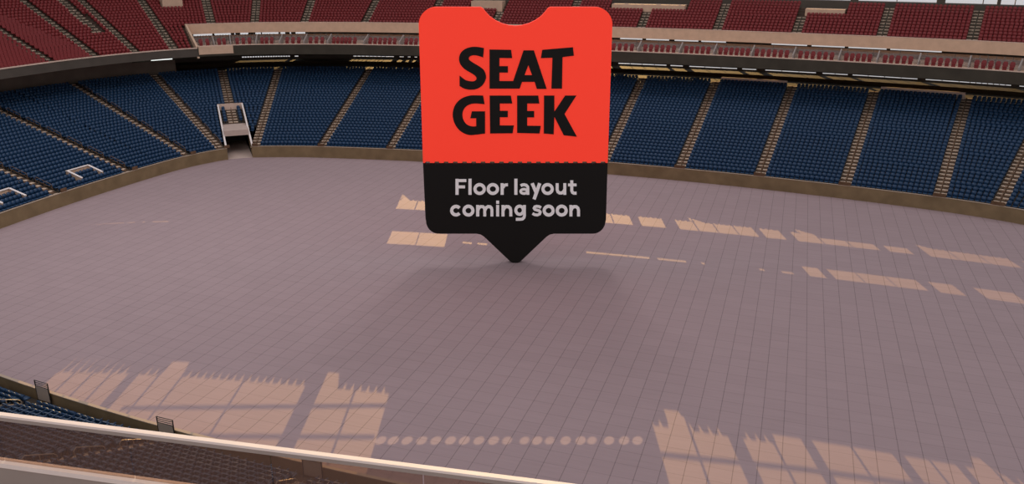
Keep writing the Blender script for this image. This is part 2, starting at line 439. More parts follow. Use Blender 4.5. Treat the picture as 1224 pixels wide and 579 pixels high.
def near_name(sec):
    i = int(sec[4:]); return ['beyond the rightmost gate', 'between the rightmost and middle gates', 'between the middle and leftmost gates', 'past the leftmost gate'][min(i, 3)]
for k, s in vis[:300]:
    nm = near_name(s[6]); place(mB, s, 'near blue seat, %s, %s' % (ORD[s[5]], nm), 'near blue seats %s %s' % (ORD[s[5]], nm))
BLUE += [s for k, s in vis[300:]]+rest
# nearest of the left stand fill up the three hundred
left300 = 300-min(300, len(vis))
cand = []
if left300:
    for s in BLUE:
        ok, x, y, k = inframe(s)
        if ok and s[2] < 3 and x < 260: cand.append((k, s))
    cand.sort(key=lambda v: v[0]); pick = set(id(s) for k, s in cand[:left300])
    WH = {'LfZ': 'at the left picture edge', 'ZA': 'left of the lowest aisle', 'AB': 'between the first and second aisles from the left', 'BC': 'between the second and third aisles from the left', 'CD': 'beside the corner tunnel'}
    smB = simple_master('stadium_chair', M['blue'])
    for k, s in cand[:left300]:
        w = WH.get(s[6], 'far stand'); place1(smB, s, 'left stand blue seat, %s, %s' % (ORD[s[5]], w), 'left stand blue seats %s %s' % (ORD[s[5]], w))
    BLUE = [s for s in BLUE if id(s) not in pick]
mass('stadium_seats', BLUE, M['blue'], 'thousands of blue seats in long rows filling the lower stands')

# ---------------------------------------------------------------- aisle stairs
def aisle(t, k0, k1, zf, df, row, rise, label, matt, matr, railm, pf=P, w=AW, rail_side=0, hoops=3, rail_h=.72, group=None, name='aisle_stairs'):
    c = pf(t, df(k0)); root = empty(name, label, 'stairs', (float(c[0]), float(c[1]), zf(k0)), group)
    n = pf(t, df(k0)+1)-c; n = n/np.hypot(*n); g = np.array([-n[1], n[0]])
    def q(u, d, z): v = c+g*u+n*(d-df(k0)); return (v[0], v[1], z)
    def bx(mb, u0, u1, d0, d1, z0, z1): mb.box8([q(u0, d0, z0), q(u1, d0, z0), q(u1, d1, z0), q(u0, d1, z0), q(u0, d0, z1), q(u1, d0, z1), q(u1, d1, z1), q(u0, d1, z1)])
    prof = []; pm = []                    # stepped profile and the kind of each strip: 1 pale, 0 dark
    for k in range(k0, k1):
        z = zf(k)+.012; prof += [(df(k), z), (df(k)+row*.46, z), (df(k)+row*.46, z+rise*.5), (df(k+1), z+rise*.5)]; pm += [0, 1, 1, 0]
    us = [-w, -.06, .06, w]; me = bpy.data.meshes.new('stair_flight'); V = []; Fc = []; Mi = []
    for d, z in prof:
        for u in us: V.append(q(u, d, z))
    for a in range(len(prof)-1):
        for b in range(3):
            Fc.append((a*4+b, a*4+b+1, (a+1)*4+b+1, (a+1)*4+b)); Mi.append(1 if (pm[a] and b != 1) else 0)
    o_ = len(V)                           # skirts down into the terrace and a closed underside
    for d, z in prof:
        V.append(q(us[0], d, z-.06)); V.append(q(us[3], d, z-.06))
    for a in range(len(prof)-1):
        Fc += [(a*4, (a+1)*4, o_+(a+1)*2, o_+a*2), ((a+1)*4+3, a*4+3, o_+a*2+1, o_+(a+1)*2+1), (o_+a*2, o_+(a+1)*2, o_+(a+1)*2+1, o_+a*2+1)]; Mi += [0, 0, 0]
    ro = np.array(root['_o']); me.from_pydata([tuple(np.array(v)*S-ro) for v in V], [], Fc); me.materials.append(matr); me.materials.append(matt); me.update()
    for p_, mi in zip(me.polygons, Mi): p_.material_index = mi
    o = bpy.data.objects.new('stair_flight', me); COL.objects.link(o); o.parent = root
    k = k0+1
    while k+hoops < k1:
        a, b = df(k)+.3, df(k+hoops)+.1; za, zb = zf(k), zf(k+hoops)-rise*.3
        h = rail_h; r = .022; rl = MB()
        pts = [q(rail_side, a, za), q(rail_side, a, za+h*.8), q(rail_side, a+.12, za+h), q(rail_side, b-.12, zb+h), q(rail_side, b, zb+h*.85), q(rail_side, b, zb)]
        rl.tube(pts, r, 5); rl.tube([q(rail_side, a, za+h*.55), q(rail_side, b, zb+h*.55)], r*.8, 4)
        mm = (a+b)/2; zm = (za+zb)/2; rl.tube([q(rail_side, mm, zm), q(rail_side, mm, zm+h)], r*.8, 4)
        rl.build('handrail', railm, root); k += hoops+1
    return root
LN_LAB = {'Z': 'at the left picture edge, partly out of view', 'A': 'lowest on the left, beside the U shaped walls', 'B': 'second from the left, above the long blue block', 'C': 'third from the left, before the corner', 'D': 'just left of the corner tunnel', 'T': 'rising above the corner tunnel roof',
 'E': 'just right of the corner tunnel', 'F': 'second right of the corner tunnel', 'G': 'ending just left of the red sign', 'H1': 'hidden behind the left half of the red sign', 'H2': 'hidden behind the right half of the red sign', 'I': 'beginning at the right edge of the red sign', 'J': 'first one fully right of the red sign', 'K': 'at the right end of the first pale ledge', 'L': 'at the left end of the second pale ledge', 'Mm': 'at the right end of the second pale ledge', 'N': 'cut by the right picture edge'}
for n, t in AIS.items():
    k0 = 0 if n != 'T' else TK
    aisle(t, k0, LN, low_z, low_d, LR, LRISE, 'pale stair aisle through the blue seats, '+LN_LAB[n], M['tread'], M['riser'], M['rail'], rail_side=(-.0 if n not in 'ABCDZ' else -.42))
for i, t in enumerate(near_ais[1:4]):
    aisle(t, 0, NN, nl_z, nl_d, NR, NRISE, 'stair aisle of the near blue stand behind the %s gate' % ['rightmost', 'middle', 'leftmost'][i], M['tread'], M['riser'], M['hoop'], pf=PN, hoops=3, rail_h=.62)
    # gate on the wall
    c = PN(t, .2); g = empty('aisle_gate', '%s of the three low gates on the near floor wall' % ['rightmost', 'middle', 'leftmost'][i], 'gate', (float(c[0]), float(c[1]), .60), 'near wall gates')
    nn = nrm(t); gg = np.array([-nn[1], nn[0]])
    def q(u, d, z): v = c+gg*u+nn*d; return (v[0], v[1], z)
    pn = MB(); pn.box8([q(a, b, z) for z in (.75, 1.49) for a, b in ((-.42, 0), (.42, 0), (.42, .04), (-.42, .04))]); pn.build('gate_panel', M['mesh'], g)
    fr = MB()
    for u in (-.45, .45): fr.tube([q(u, .02, .60), q(u, .02, 1.80)], .028, 6)
    for z in (1.79, 1.69, 1.59, 1.50): fr.tube([q(-.45, .02, z), q(.45, .02, z)], .02, 6)
    fr.build('gate_frame', M['black'], g)
# gate blocks at the foot of the far and left aisles
for n, t in AIS.items():
    if n == 'T' or n in ('H1', 'H2'): continue
    c = P(t, 0); nn = nrm(t); gg = np.array([-nn[1], nn[0]])
    def q(u, d, z): v = c+gg*u+nn*d; return (v[0], v[1], z)
    lab = {'Z': 'at the left picture edge'}.get(n, LN_LAB[n])
    mb = MB(); side = -.75 if n in 'ABCZ' else (-.45 if n in 'DEFG' else -.0)
    w = .3 if n in 'ABCDZEFG' else .5
    side = -.62 if n in 'ABCDZ' else 0
    z0, z1 = WALL_H+.005, WALL_H+.30
    mb.box8([q(side-w, .0, z0), q(side+w, .0, z0), q(side+w, .12, z0), q(side-w, .12, z0), q(side-w, .0, z1), q(side+w, .0, z1), q(side+w, .12, z1), q(side-w, .12, z1)])
    o = mb.build('wall_gate', M['riser'], origin=(float(c[0]), float(c[1]), WALL_H)); tag(o, 'dark wall gate, foot of stairs '+lab, 'gate box', 'gate boxes on the far and left floor walls')

# U walls round the sunken seats
for j, (tv, hw) in enumerate(VOMS):
    c = P(tv, 0); nn = nrm(tv); gg = np.array([-nn[1], nn[0]])
    def q(u, d, z): v = c+gg*u+nn*d; return (v[0], v[1], z)
    r = empty('seat_enclosure', ['pale U shaped wall among blue seats between the first and second left aisles', 'pale U shaped wall among blue seats cut by the left picture edge'][j], 'low wall', (float(c[0]), float(c[1]), 1.1), 'pale enclosures in the left stand')
    d1 = low_d(4)-.1; zt = low_z(3)+.62
    mb = MB(); mb.box8([q(-hw, d1-.15, .9), q(hw, d1-.15, .9), q(hw, d1, .9), q(-hw, d1, .9), q(-hw, d1-.15, zt), q(hw, d1-.15, zt), q(hw, d1, zt), q(-hw, d1, zt)]); mb.build('back_wall', M['tan'], r)
    mb = MB(); mb.box8([q(-hw-.03, d1-.22, zt), q(hw+.03, d1-.22, zt), q(hw+.03, d1+.03, zt), q(-hw-.03, d1+.03, zt), q(-hw-.03, d1-.22, zt+.05), q(hw+.03, d1-.22, zt+.05), q(hw+.03, d1+.03, zt+.05), q(-hw-.03, d1+.03, zt+.05)]); mb.build('coping', M['white'], r)
    for sg in (-1, 1):
        u0, u1 = sorted((sg*hw, sg*(hw-.14))); d0 = low_d(1)+.1; z0 = low_z(1)+.50
        mb = MB(); mb.box8([q(u0, d0, .9), q(u1, d0, .9), q(u1, d1-.15, .9), q(u0, d1-.15, .9), q(u0, d0, z0), q(u1, d0, z0), q(u1, d1-.15, zt), q(u0, d1-.15, zt)]); mb.build('side_wall', M['tan'], r)
        mb = MB(); mb.box8([q(u0-.03, d0, z0), q(u1+.03, d0, z0), q(u1+.03, d1-.15, zt), q(u0-.03, d1-.15, zt), q(u0-.03, d0, z0+.05), q(u1+.03, d0, z0+.05), q(u1+.03, d1-.15, zt+.05), q(u0-.03, d1-.15, zt+.05)]); mb.build('coping', M['white'], r)

# pale ledges behind the top row
for j, (a, b) in enumerate((('K', 'J'), ('Mm', 'L'))):
    mb = MB(); t0, t1 = AIS[a]+.2, AIS[b]-.2; z = low_z(LN-1)
    mb.sweep(t0, t1, [(low_d(LN-1)+.02, z-.1), (low_d(LN-1)+.02, z+.72), (low_d(LN-1)+.30, z+.72), (low_d(LN-1)+.30, z-.1)], step=.5)
    tag(mb.build('seat_ledge', M['tan2']), ['pale ledge along the top blue row, nearer the red sign', 'pale ledge along the top blue row, nearer the right edge'][j], 'ledge')

# ---------------------------------------------------------------- concourse behind the lower bowl
CZ = low_z(LN-1)
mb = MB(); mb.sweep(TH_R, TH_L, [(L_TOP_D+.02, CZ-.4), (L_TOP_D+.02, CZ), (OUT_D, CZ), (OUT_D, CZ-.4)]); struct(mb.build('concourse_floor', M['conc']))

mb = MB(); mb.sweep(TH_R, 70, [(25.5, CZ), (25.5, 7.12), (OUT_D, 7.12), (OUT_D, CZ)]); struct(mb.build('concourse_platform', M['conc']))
# ---------------------------------------------------------------- sun geometry
SUN = np.array([.33, -1.0, -.219])
def src(xl, yl, d=OUT_D):                 # where the light landing on the floor at (xl,yl) comes through the outer wall
    lo, hi = 20, 140
    for _ in range(50):
        t = (lo+hi)/2; q = np.array([xl, yl])-SUN[:2]*t
        th = math.degrees(math.atan2(-(q[0]+20), q[1]-19.1))
        # outside test
        best = max(((q-P(a, d)) @ nrm(a)) for a in np.arange(-25, 100, 2.5))
        if best > 0: hi = t
        else: lo = t
    q = np.array([xl, yl])-SUN[:2]*lo; return theta_of(*q), lo*.219, q
def srcpx(px, py): return src(*onz(px, py, 0))

WIN = []                                  # (t_low, t_high, z0, z1, name)
def band(edges, z0, z1):
    out = []
    for (xa, ya), (xb, yb) in edges:
        ta = srcpx(xa, ya)[0]; tb = srcpx(xb, yb)[0]; out.append((min(ta, tb), max(ta, tb), z0, z1))
    return out
B1 = band([((478, 237), (545, 241)), ((553, 242), (610, 245)), ((622, 246), (650, 248)), ((662, 249), (752, 257)), ((761, 258), (790, 260)), ((804, 261), (897, 270)), ((904, 271), (928, 273)), ((940, 274), (1037, 286)), ((1046, 287), (1072, 288)), ((1090, 291), (1194, 303)), ((1208, 305), (1260, 311))], 7.22, 9.70)
B2 = band([((470, 273), (535, 281))], 10.80, 11.56)+band([((553, 285), (565, 287)), ((571, 287), (583, 288)), ((700, 301), (776, 308)), ((784, 308), (820, 312)), ((836, 313), (842, 314)), ((904, 319), (912, 320)), ((930, 322), (946, 324))], 11.12, 11.33)
B2 += band([((957, 319), (978, 321)), ((987, 322), (1095, 335)), ((1107, 337), (1138, 340)), ((1159, 342), (1206, 347)), ((1218, 348), (1260, 352))], 10.80, 11.33)
print('B1', [(round(a, 2), round(b, 2)) for a, b, *_ in B1])
ZS = up_z(UPN-1)+.70
W3 = band([((148, 455), (60, 452)), ((366, 462), (161, 452)), ((468, 462), (383, 463))], ZS, 20.5)
W3 += band([((867, 514), (777, 503)), ((960, 529), (883, 517)), ((1065, 540), (972, 531)), ((1137, 549), (1076, 542)), ((1224, 566), (1146, 551))], ZS, 20.5)
# more of the same windows round to the right (their light misses the floor in view)
tr = min(w[0] for w in W3); t = tr-.25
while t > TH_R-4:
    W3.append((t-2.6, t, ZS, 20.5)); t -= 2.85
B1m = min(w[0] for w in B1); 
def fill(B, z0, z1, wide, gap):
    t = min(w[0] for w in B)-gap
    while t > TH_R-4: B.append((t-wide, t, z0, z1)); t -= wide+gap
for xa, xb in ((1006, 1097), (1106, 1209), (1218, 1300)):
    ta, tb = sorted((th_x(xa, OUT_D, 7.35), th_x(xb, OUT_D, 7.35)))
    if tb < B1m: B1.append((ta, tb, 7.22, 9.66))
    elif ta < B1m: B1.append((ta, B1m-.15, 7.22, 9.66)); fill(B2, 10.80, 11.33, 2.2, .2)
# left group of lit openings seen between sign and tunnel under the gallery
for xa, xb in ((289, 347), (352, 357), (422, 471), (477, 483), (487, 491), (495, 499)):
    ta, tb = sorted((th_x(xa, OUT_D, 7.35), th_x(xb, OUT_D, 7.35)))
    if not any(w[0] < tb and ta < w[1] for w in B1): B1.append((ta, tb, 7.30, 8.4))
SL = []
for xa, xb in ((231, 254), (256, 276), (280, 281.5), (287, 297), (305, 312), (313, 333), (335, 341), (346, 348), (353, 365), (741, 768), (772, 800), (806, 835), (838, 868), (922, 965), (970, 1010), (1014, 1060), (1064, 1126)):
    ta, tb = sorted((th_x(xa, OUT_D, 10.6), th_x(xb, OUT_D, 10.6))); SL.append((ta, tb, 10.40, 10.74))
# dot row: sun dots on the floor, thrown by added spots
DOTS = []
for px in (455, 470, 486.5, 504, 521, 538.5, 555, 572.5, 590, 606, 627, 642, 657, 676, 694, 707.5, 728, 746, 762):
    DOTS.append(px)

# ---------------------------------------------------------------- outer wall with its window openings
TOPZ = 33
def wall_band(mb, wins, z0, z1, ta, tb, step=1.5, th=.5):
    wins = sorted(wins); cur = ta
    for a, b, *_ in wins:
        if a > cur: mb.sweep(cur, a, [(OUT_D, z0), (OUT_D, z1), (OUT_D+th, z1), (OUT_D+th, z0)], step=step)
        cur = max(cur, b)
    if cur < tb: mb.sweep(cur, tb, [(OUT_D, z0), (OUT_D, z1), (OUT_D+th, z1), (OUT_D+th, z0)], step=step)
def ringp(mb, ta, tb, z0, z1, step=2, th=.5): mb.sweep(ta, tb, [(OUT_D, z0), (OUT_D, z1), (OUT_D+th, z1), (OUT_D+th, z0)], step=step)
TA, TB = TH_R-6, 150
def wall_cols(mb, wins, zmin, zmax, ta, tb, step=1.5, th=.25):
    cur = ta
    def col(a, b, z0, z1):
        if b-a > 1e-4 and z1-z0 > 1e-4: mb.sweep(a, b, [(OUT_D, z0), (OUT_D, z1), (OUT_D+th, z1), (OUT_D+th, z0)], step=step)
    for a, b, z0, z1 in sorted(wins):
        a = max(a, cur)
        if b <= a: continue
        col(cur, a, zmin, zmax); col(a, b, zmin, z0); col(a, b, z1, zmax); cur = b
    col(cur, tb, zmin, zmax)
ow = MB(); ringp(ow, TA, TB, -.3, 7.10)
wall_cols(ow, B1, 7.10, 10.1, TA, TB)
wall_cols(ow, SL, 10.1, 10.77, TA, TB)
wall_cols(ow, B2, 10.77, 11.8, TA, TB)
ringp(ow, TA, TB, 11.8, ZS)
dw = []
for px in DOTS:
    wv = 4.8 if px not in (606, 627, 657, 707.5) else 2.8
    a = srcpx(px-wv, 527)[0]; b = srcpx(px+wv, 527)[0]
    dw.append((min(a, b), max(a, b), srcpx(px, 520.5)[1], srcpx(px, 533.5)[1]))
dw = [(a, b, min(c, d), max(c, d)) for a, b, c, d in dw]; print('dots', dw[:3], dw[-3:], 'W3', [(round(a, 2), round(b, 2)) for a, b, *_ in W3])
wall_cols(ow, W3, ZS, 20.5, TA, TB, step=.7, th=.15)
ringp(ow, TA, TB, 20.5, TOPZ)
struct(ow.build('wall_outer', M['outer']), 'dark outer arena wall with window openings')
# windows: frame, mullions, pane
def window(n, w, cols, frame=.05, rows=()):
    a, b, z0, z1 = w; c = p3((a+b)/2, OUT_D, z0)
    mb = MB(); dd = OUT_D+.06
    for i in range(cols+1):
        t = a+(b-a)*i/cols; mb.bar(p3(t, dd, z0), p3(t, dd, z1), frame)
    k = max(1, int((b-a)/1.0)+1)
    for z in (z0+frame/2, z1-frame/2, *rows):
        for i in range(k): mb.bar(p3(a+(b-a)*i/k, dd, z), p3(a+(b-a)*(i+1)/k, dd, z), frame)
    o = mb.build('window_%d' % n, M['grey'], origin=c); struct(o)
    g = MB(); g.sweep(a, b, [(OUT_D+.10, z0), (OUT_D+.10, z1), (OUT_D+.115, z1), (OUT_D+.115, z0)], step=.7)
    g.build('glass_pane', M['glass'], origin=c).parent = o; bpy.data.objects[o.name].children[0].location = (0, 0, 0)
wn = 1
for w in B1: window(wn, w, max(1, round((w[1]-w[0])/.55)), .075); wn += 1
for w in B2: window(wn, w, max(1, round((w[1]-w[0])/.6)), .06); wn += 1
for w in SL: window(wn, w, 1, .04); wn += 1
for w in W3: window(wn, w, 2 if w[1]-w[0] < 3.4 else 4, .09); wn += 1
# long braces behind the upper windows (their shadows cross the patches)
for (xa, ya), (xb, yb) in (((150, 484), (465, 481)), ((230, 517), (450, 518)), ((775, 537), (960, 556)), ((960, 556), (1224, 592))):
    A, B = srcpx(xa, ya), srcpx(xb, yb); n = nrm((A[0]+B[0])/2)*-.35
    mb = MB(); mb.bar((A[2][0]+n[0], A[2][1]+n[1], A[1]), (B[2][0]+n[0], B[2][1]+n[1], B[1]), .12, .07)
    tag(mb.build('window_brace', M['grey']), 'grey horizontal brace tube inside the high window band', 'brace', 'braces inside the high windows')

# ---------------------------------------------------------------- far suites level
TC = CORNER_T; print('corner theta', TC, 'tunnel', TUN)
SR = TH_R
DKZ = 10.52
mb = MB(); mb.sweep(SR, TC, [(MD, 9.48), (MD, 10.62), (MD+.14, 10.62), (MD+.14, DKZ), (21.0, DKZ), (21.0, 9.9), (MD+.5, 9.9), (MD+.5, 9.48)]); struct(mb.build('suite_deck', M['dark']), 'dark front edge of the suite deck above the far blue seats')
mb = MB(); mb.sweep(SR, TC, [(MD-.03, 10.62), (MD-.03, 10.70), (MD+.2, 10.70), (MD+.2, 10.62)]); struct(mb.build('trim_1', M['tan2']))
mb = MB(); mb.sweep(SR, TC, [(MD+.2, DKZ), (MD+.2, DKZ+.03), (20.9, DKZ+.03), (20.9, DKZ)]); struct(mb.build('suite_floor', M['tan']))
mb = MB(); mb.sweep(SR, TC, [(20.85, DKZ+.03), (20.85, 11.16), (21.0, 11.16), (21.0, DKZ+.03)]); struct(mb.build('wall_suite_back', M['tan']))
mb = MB(); mb.sweep(SR, TC+14, [(20.8, 8.42), (20.8, 9.0), (21.0, 9.0), (21.0, 8.42)]); struct(mb.build('ring_beam', M['dark']))  # unseen beam, added to stop sun from the lower slots
# suites: glass front with posts
GD = MD+2.4
mb = MB(); mb.sweep(SR, TC, [(GD, DKZ+.03), (GD, 11.45), (GD+.03, 11.45), (GD+.03, DKZ+.03)]); struct(mb.build('suite_glazing', M['tint']), 'hazy grey glass front of the far suites')
# fascia
FZ0, FZ1 = 11.52, up_z(UK)+.40; FD = up_d(UK)-.14; print('FD', FD, FZ1)
mb = MB(); mb.sweep(SR, TC, [(FD, FZ0), (FD, FZ1), (FD+.14, FZ1), (FD+.14, FZ0)]); struct(mb.build('upper_fascia', M['tan']), 'long tan fascia below the far red seats')
mb = MB(); mb.sweep(SR, TC, [(FD-.02, FZ1), (FD-.02, FZ1+.06), (FD+.17, FZ1+.06), (FD+.17, FZ1)]); struct(mb.build('trim_2', M['tan2']))
# divider walls and posts between suites, and club seats in groups
secs_px = []
groups = []
gx = [(236, 252), (259, 271), (280, 302), (311, 331), (340, 361), (368, 389), (397, 433), (440, 475), (483, 518), (526, 560), (570, 600), (608, 640), (648, 680), (688, 722), (730, 759), (768, 809), (817, 850), (858, 897), (901, 944), (953, 998), (1008, 1043), (1054, 1092), (1104, 1152), (1163, 1214), (1223, 1262)]
REDIND = []
for i, (xa, xb) in enumerate(gx):
    zf = DKZ+.03; py = 51 if xa < 480 else 51+(xa-480)*.0005*0+max(0, (xa-480))*.038
    d = MD+1.0; ta = th_x(xb, d, zf+.3); tb = th_x(xa, d, zf+.3)
    n = max(2, round(float(np.hypot(*(P(tb, d)-P(ta, d))))/.62))
    for j in range(n):
        t = ta+(tb-ta)*(j+.5)/n; c = P(t, d); c2 = P(t+.2, d); REDIND.append((float(c[0]), float(c[1]), zf, math.atan2(-(c2[1]-c[1]), -(c2[0]-c[0])), t, 0, i))
    if i: 
        tm = (tb+ptb)/2; c = p3(tm, MD+1.2, zf); w = MB(); nn = nrm(tm); gg = np.array([-nn[1], nn[0]])
        def q(u, d, z): v = P(tm, 0)+gg*u+nn*d; return (v[0], v[1], z)
        w.box8([q(-.06, MD+.3, zf), q(.06, MD+.3, zf), q(.06, GD, zf), q(-.06, GD, zf), q(-.06, MD+.3, zf+.45), q(.06, MD+.3, zf+.45), q(.06, GD, zf+1.1), q(-.06, GD, zf+1.1)])
        o = w.build('suite_divider', M['under'], origin=c)
        tag(o, 'grey sloping suite balcony divider, %s from the left' % ORD[min(i-1, 23)].replace(' row', '').replace('row ', ''), 'divider', 'suite balcony dividers')
    ptb = ta
for i in range(int((TC-SR)/.85)):
    t = SR+.4+i*.85; mb = MB(); mb.bar(p3(t, GD-.04, DKZ+.03), p3(t, GD-.04, 11.70), .05); c = p3(t, GD-.04, DKZ)
    x, y, k = proj(*p3(t, GD, 11.2))
    if -10 < x < 1234: struct(mb.build('trim_%d' % (10+i), M['grey'], origin=c))

# big club seats (slightly wider) : individuals
ORDW = ['first', 'second', 'third', 'fourth', 'fifth', 'sixth', 'seventh', 'eighth', 'ninth', 'tenth', 'eleventh', 'twelfth', 'thirteenth', 'fourteenth', 'fifteenth', 'sixteenth', 'seventeenth', 'eighteenth', 'nineteenth', 'twentieth', 'twenty first', 'twenty second', 'twenty third', 'twenty fourth', 'twenty fifth']
nred = 0
for s in REDIND:
    ok, x, y, k = inframe(s)
    if ok and not (500 < x < 728):
        r = place(mR, s, 'red balcony seat of the suite level, in the %s seat group from the left' % ORDW[s[6]], 'suite seat group %s' % ORDW[s[6]]); r.scale = (1.14, 1.1, 1.2); nred += 1

# ---------------------------------------------------------------- red gallery: left part from row 0, far part from row UK
terrace('gallery_terrace_left', TC, TH_L, range(0, LUP+1), up_z, up_d, 0, M['terrace_up'], thick=.3)
terrace('gallery_terrace_far', SR, TC, range(UK, UPN), up_z, up_d, 0, M['terrace_up'], thick=.35)
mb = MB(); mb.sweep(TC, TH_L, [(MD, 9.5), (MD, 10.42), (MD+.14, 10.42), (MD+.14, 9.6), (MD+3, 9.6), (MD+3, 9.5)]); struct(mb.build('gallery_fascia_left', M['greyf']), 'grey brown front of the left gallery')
mb = MB(); mb.sweep(TC, TH_L, [(MD-.04, 10.42), (MD-.04, 10.52), (MD+.2, 10.52), (MD+.2, 10.42)]); struct(mb.build('trim_3', M['tan2']))
M['lamp'] = mat('strip_lamp_glow', (.9, .9, .9), emit=(.95, 1.0, .97), es=1.2)  # glowing bars added in place of window openings
for i, (xa, xb) in enumerate(((161, 163.5), (170, 174), (181, 206))):
    best = min(np.arange(6.9, 9.4, .05), key=lambda z: abs(proj(*p3(th_x((xa+xb)/2, 20.5, z), 20.5, z))[1]-72.0))
    ta, tb = sorted((th_x(xa, 20.5, best), th_x(xb, 20.5, best))); mb = MB(); mb.sweep(ta, tb, [(20.5, best), (20.5, best+.12), (20.65, best+.12), (20.65, best)], step=.5); print('lamp z', best)
    tag(mb.build('strip_lamp', M['lamp'], origin=p3((ta+tb)/2, 20.5, best)), ['tiny glowing strip lamp under the left gallery, farthest from the return wall', 'short glowing strip lamp under the left gallery', 'long glowing strip lamp under the left gallery beside the return wall'][i], 'lamp')
# back wall of the left concourse
mb = MB(); mb.sweep(TC+3, TH_L, [(L_TOP_D+1.2, CZ), (L_TOP_D+1.2, 9.5), (L_TOP_D+1.4, 9.5), (L_TOP_D+1.4, CZ)]); struct(mb.build('wall_concourse_left', mat('under_gallery_wall', (.19, .145, .115), .9, .1, noise=.1, nscale=.6)))
# sloping tan return wall at the corner
nn = nrm(TC); gg = np.array([-nn[1], nn[0]]); c = P(TC, 0)
def q(u, d, z): v = c+gg*u+nn*d; return (v[0], v[1], z)
mb = MB(); mb.box8([q(-.12, MD, 9.3), q(.12, MD, 9.3), q(.12, FD+.14, 11.4), q(-.12, FD+.14, 11.4), q(-.12, MD, 10.6), q(.12, MD, 10.6), q(.12, FD+.14, FZ1+.08), q(-.12, FD+.14, FZ1+.08)])
tag(mb.build('return_wall', M['tan'], origin=p3(TC, MD, 9.3)), 'sloping tan return wall where the red gallery meets the suites', 'wall')
# tan drop box under the first suites
ta, tb = th_x(279, MD, 10.0), TC-.3
mb = MB(); mb.sweep(ta, tb, [(MD-.1, 9.72), (MD-.1, 10.62), (MD+.0, 10.62), (MD+.0, 9.72)], step=.4)
tag(mb.build('fascia_panel', M['tan']), 'tan fascia panel hanging below the first suite seats', 'panel')

# gallery aisles
UA = []
for x, y in ((304, 30), (363, 30), (435, 30), (512, 31), (590, 33), (677, 35), (765, 37), (856, 40), (951, 45), (1053, 49), (1161, 55)): UA.append((th_x(x, up_d(UK), up_z(UK)+.3), UK, UPN, x))
UA.insert(0, (th_x(253, up_d(UK), up_z(UK)+.3), UK, UPN, 253))
UL = []
for x, y in ((68, 67), (120, 60.5), (167, 57), (211, 54)): UL.append((th_x(x, up_d(0), 10.1), 0, LUP, x))
UL.append((th_x(8, up_d(0), 10.1)+1.0, 0, LUP, -40))
mid = (th_x(121, up_d(8), up_z(8)), 8, LUP, 122)
names_up = {253: 'directly above the corner tunnel', 304: 'second right of the return wall', 363: 'third right of the return wall', 435: 'fourth right of the return wall', 512: 'behind the left corner of the red sign', 590: 'seen in the notch of the red sign', 677: 'behind the right part of the red sign', 765: 'first right of the red sign', 856: 'second right of the red sign', 951: 'third right of the red sign', 1053: 'fourth right of the red sign', 1161: 'rightmost', 68: 'lowest on the left', 120: 'second on the left', 167: 'third on the left', 211: 'left of the tan return wall', -40: 'cut by the left picture edge', 122: 'short one starting halfway up'}
# tan blocks (vomitory fronts) in the upper rows: px range, rows
VB = []
for x0, x1, y1, k0 in ((195, 219, 7, None), (563, 600, 8, None), (731, 818, 11, None), (962, 1009, 16, None)):
    # find the row whose front lies at that height
    best = None
    for k in range(UK, UPN+5):
        t = th_x((x0+x1)/2, up_d(k), up_z(k)+.45); pr = proj(*p3(t, up_d(k), up_z(k)+.45))
        e = abs(pr[1]-y1)
        if best is None or e < best[0]: best = (e, k)
    k = best[1]; ta, tb = sorted((th_x(x0, up_d(k), up_z(k)+.3), th_x(x1, up_d(k), up_z(k)+.3))); VB.append((ta, tb, k)); print('block', x0, k)
for t, k0, k1, x in UA+UL+[mid]:
    for va, vb_, kb in VB:
        if va-.25 < t < vb_+.25: k1 = min(k1, kb)
    aisle(t, k0, k1, up_z, up_d, MR, MRISE, 'stair aisle through the red seats, '+names_up[x], M['tread'], M['riser_up'], M['riser_up'], rail_side=0, rail_h=.5)
RED = []
def red_rows(t0, t1, rows, sec):
    for k in rows:
        for s in seats_in(t0, t1, up_d(k)+.40, up_z(k), AW, AW):
            if any(a-.1 < s[4] < b+.1 and k >= kb for a, b, kb in VB): continue
            if abs(s[4]-mid[0]) < .0: continue
            if k >= 8:
                cc = P(mid[0], up_d(k)+.4)
                if math.hypot(s[0]-cc[0], s[1]-cc[1]) < AW+.2: continue
            RED.append(s+(k, sec))
tu = sorted([t for t, *_ in UA]+[t for t, *_ in UL]); tu = [SR+.3]+tu+[TH_L-.2]
for i in range(len(tu)-1): red_rows(tu[i], tu[i+1], range(UK, UPN if tu[i+1] < TC else LUP), ('far%d' if tu[i+1] < TC else 'left%d') % i)
tl = sorted(t for t, *_ in UL)
tl = [TC-.1]+tl+[TH_L-.2]; nfar = sum(1 for t in tu if t < TC)
for i in range(len(tl)-1): red_rows(tl[i], tl[i+1], range(0, UK), 'left%d' % (i+nfar-1))
for i, (a, b, k) in enumerate(VB):
    mb = MB(); z0 = up_z(k)-.1; dd = up_d(k)+.1; h = (1.8, 1.35, .95, .90)[i]
    mb.sweep(a, b, [(dd, z0), (dd, z0+h), (dd+2.0, z0+h), (dd+2.0, z0)], step=.4)
    tag(mb.build('entrance_block', M['tan']), ['plain tan entrance block in the red seats at upper left', 'plain tan entrance block behind the notch of the red sign', 'long plain tan entrance block right of the red sign', 'plain tan entrance block below the right windows'][i], 'wall block', 'tan entrance blocks in the red seats')
cand = []
for s in RED:
    ok, x, y, k = inframe(s, .4)
    if ok and s[6].startswith('left'): cand.append((k, s))
cand.sort(key=lambda v: v[0]); nr = 300-nred; pick = set(id(s) for k, s in cand[:nr])
smR = simple_master('gallery_chair', M['red'])
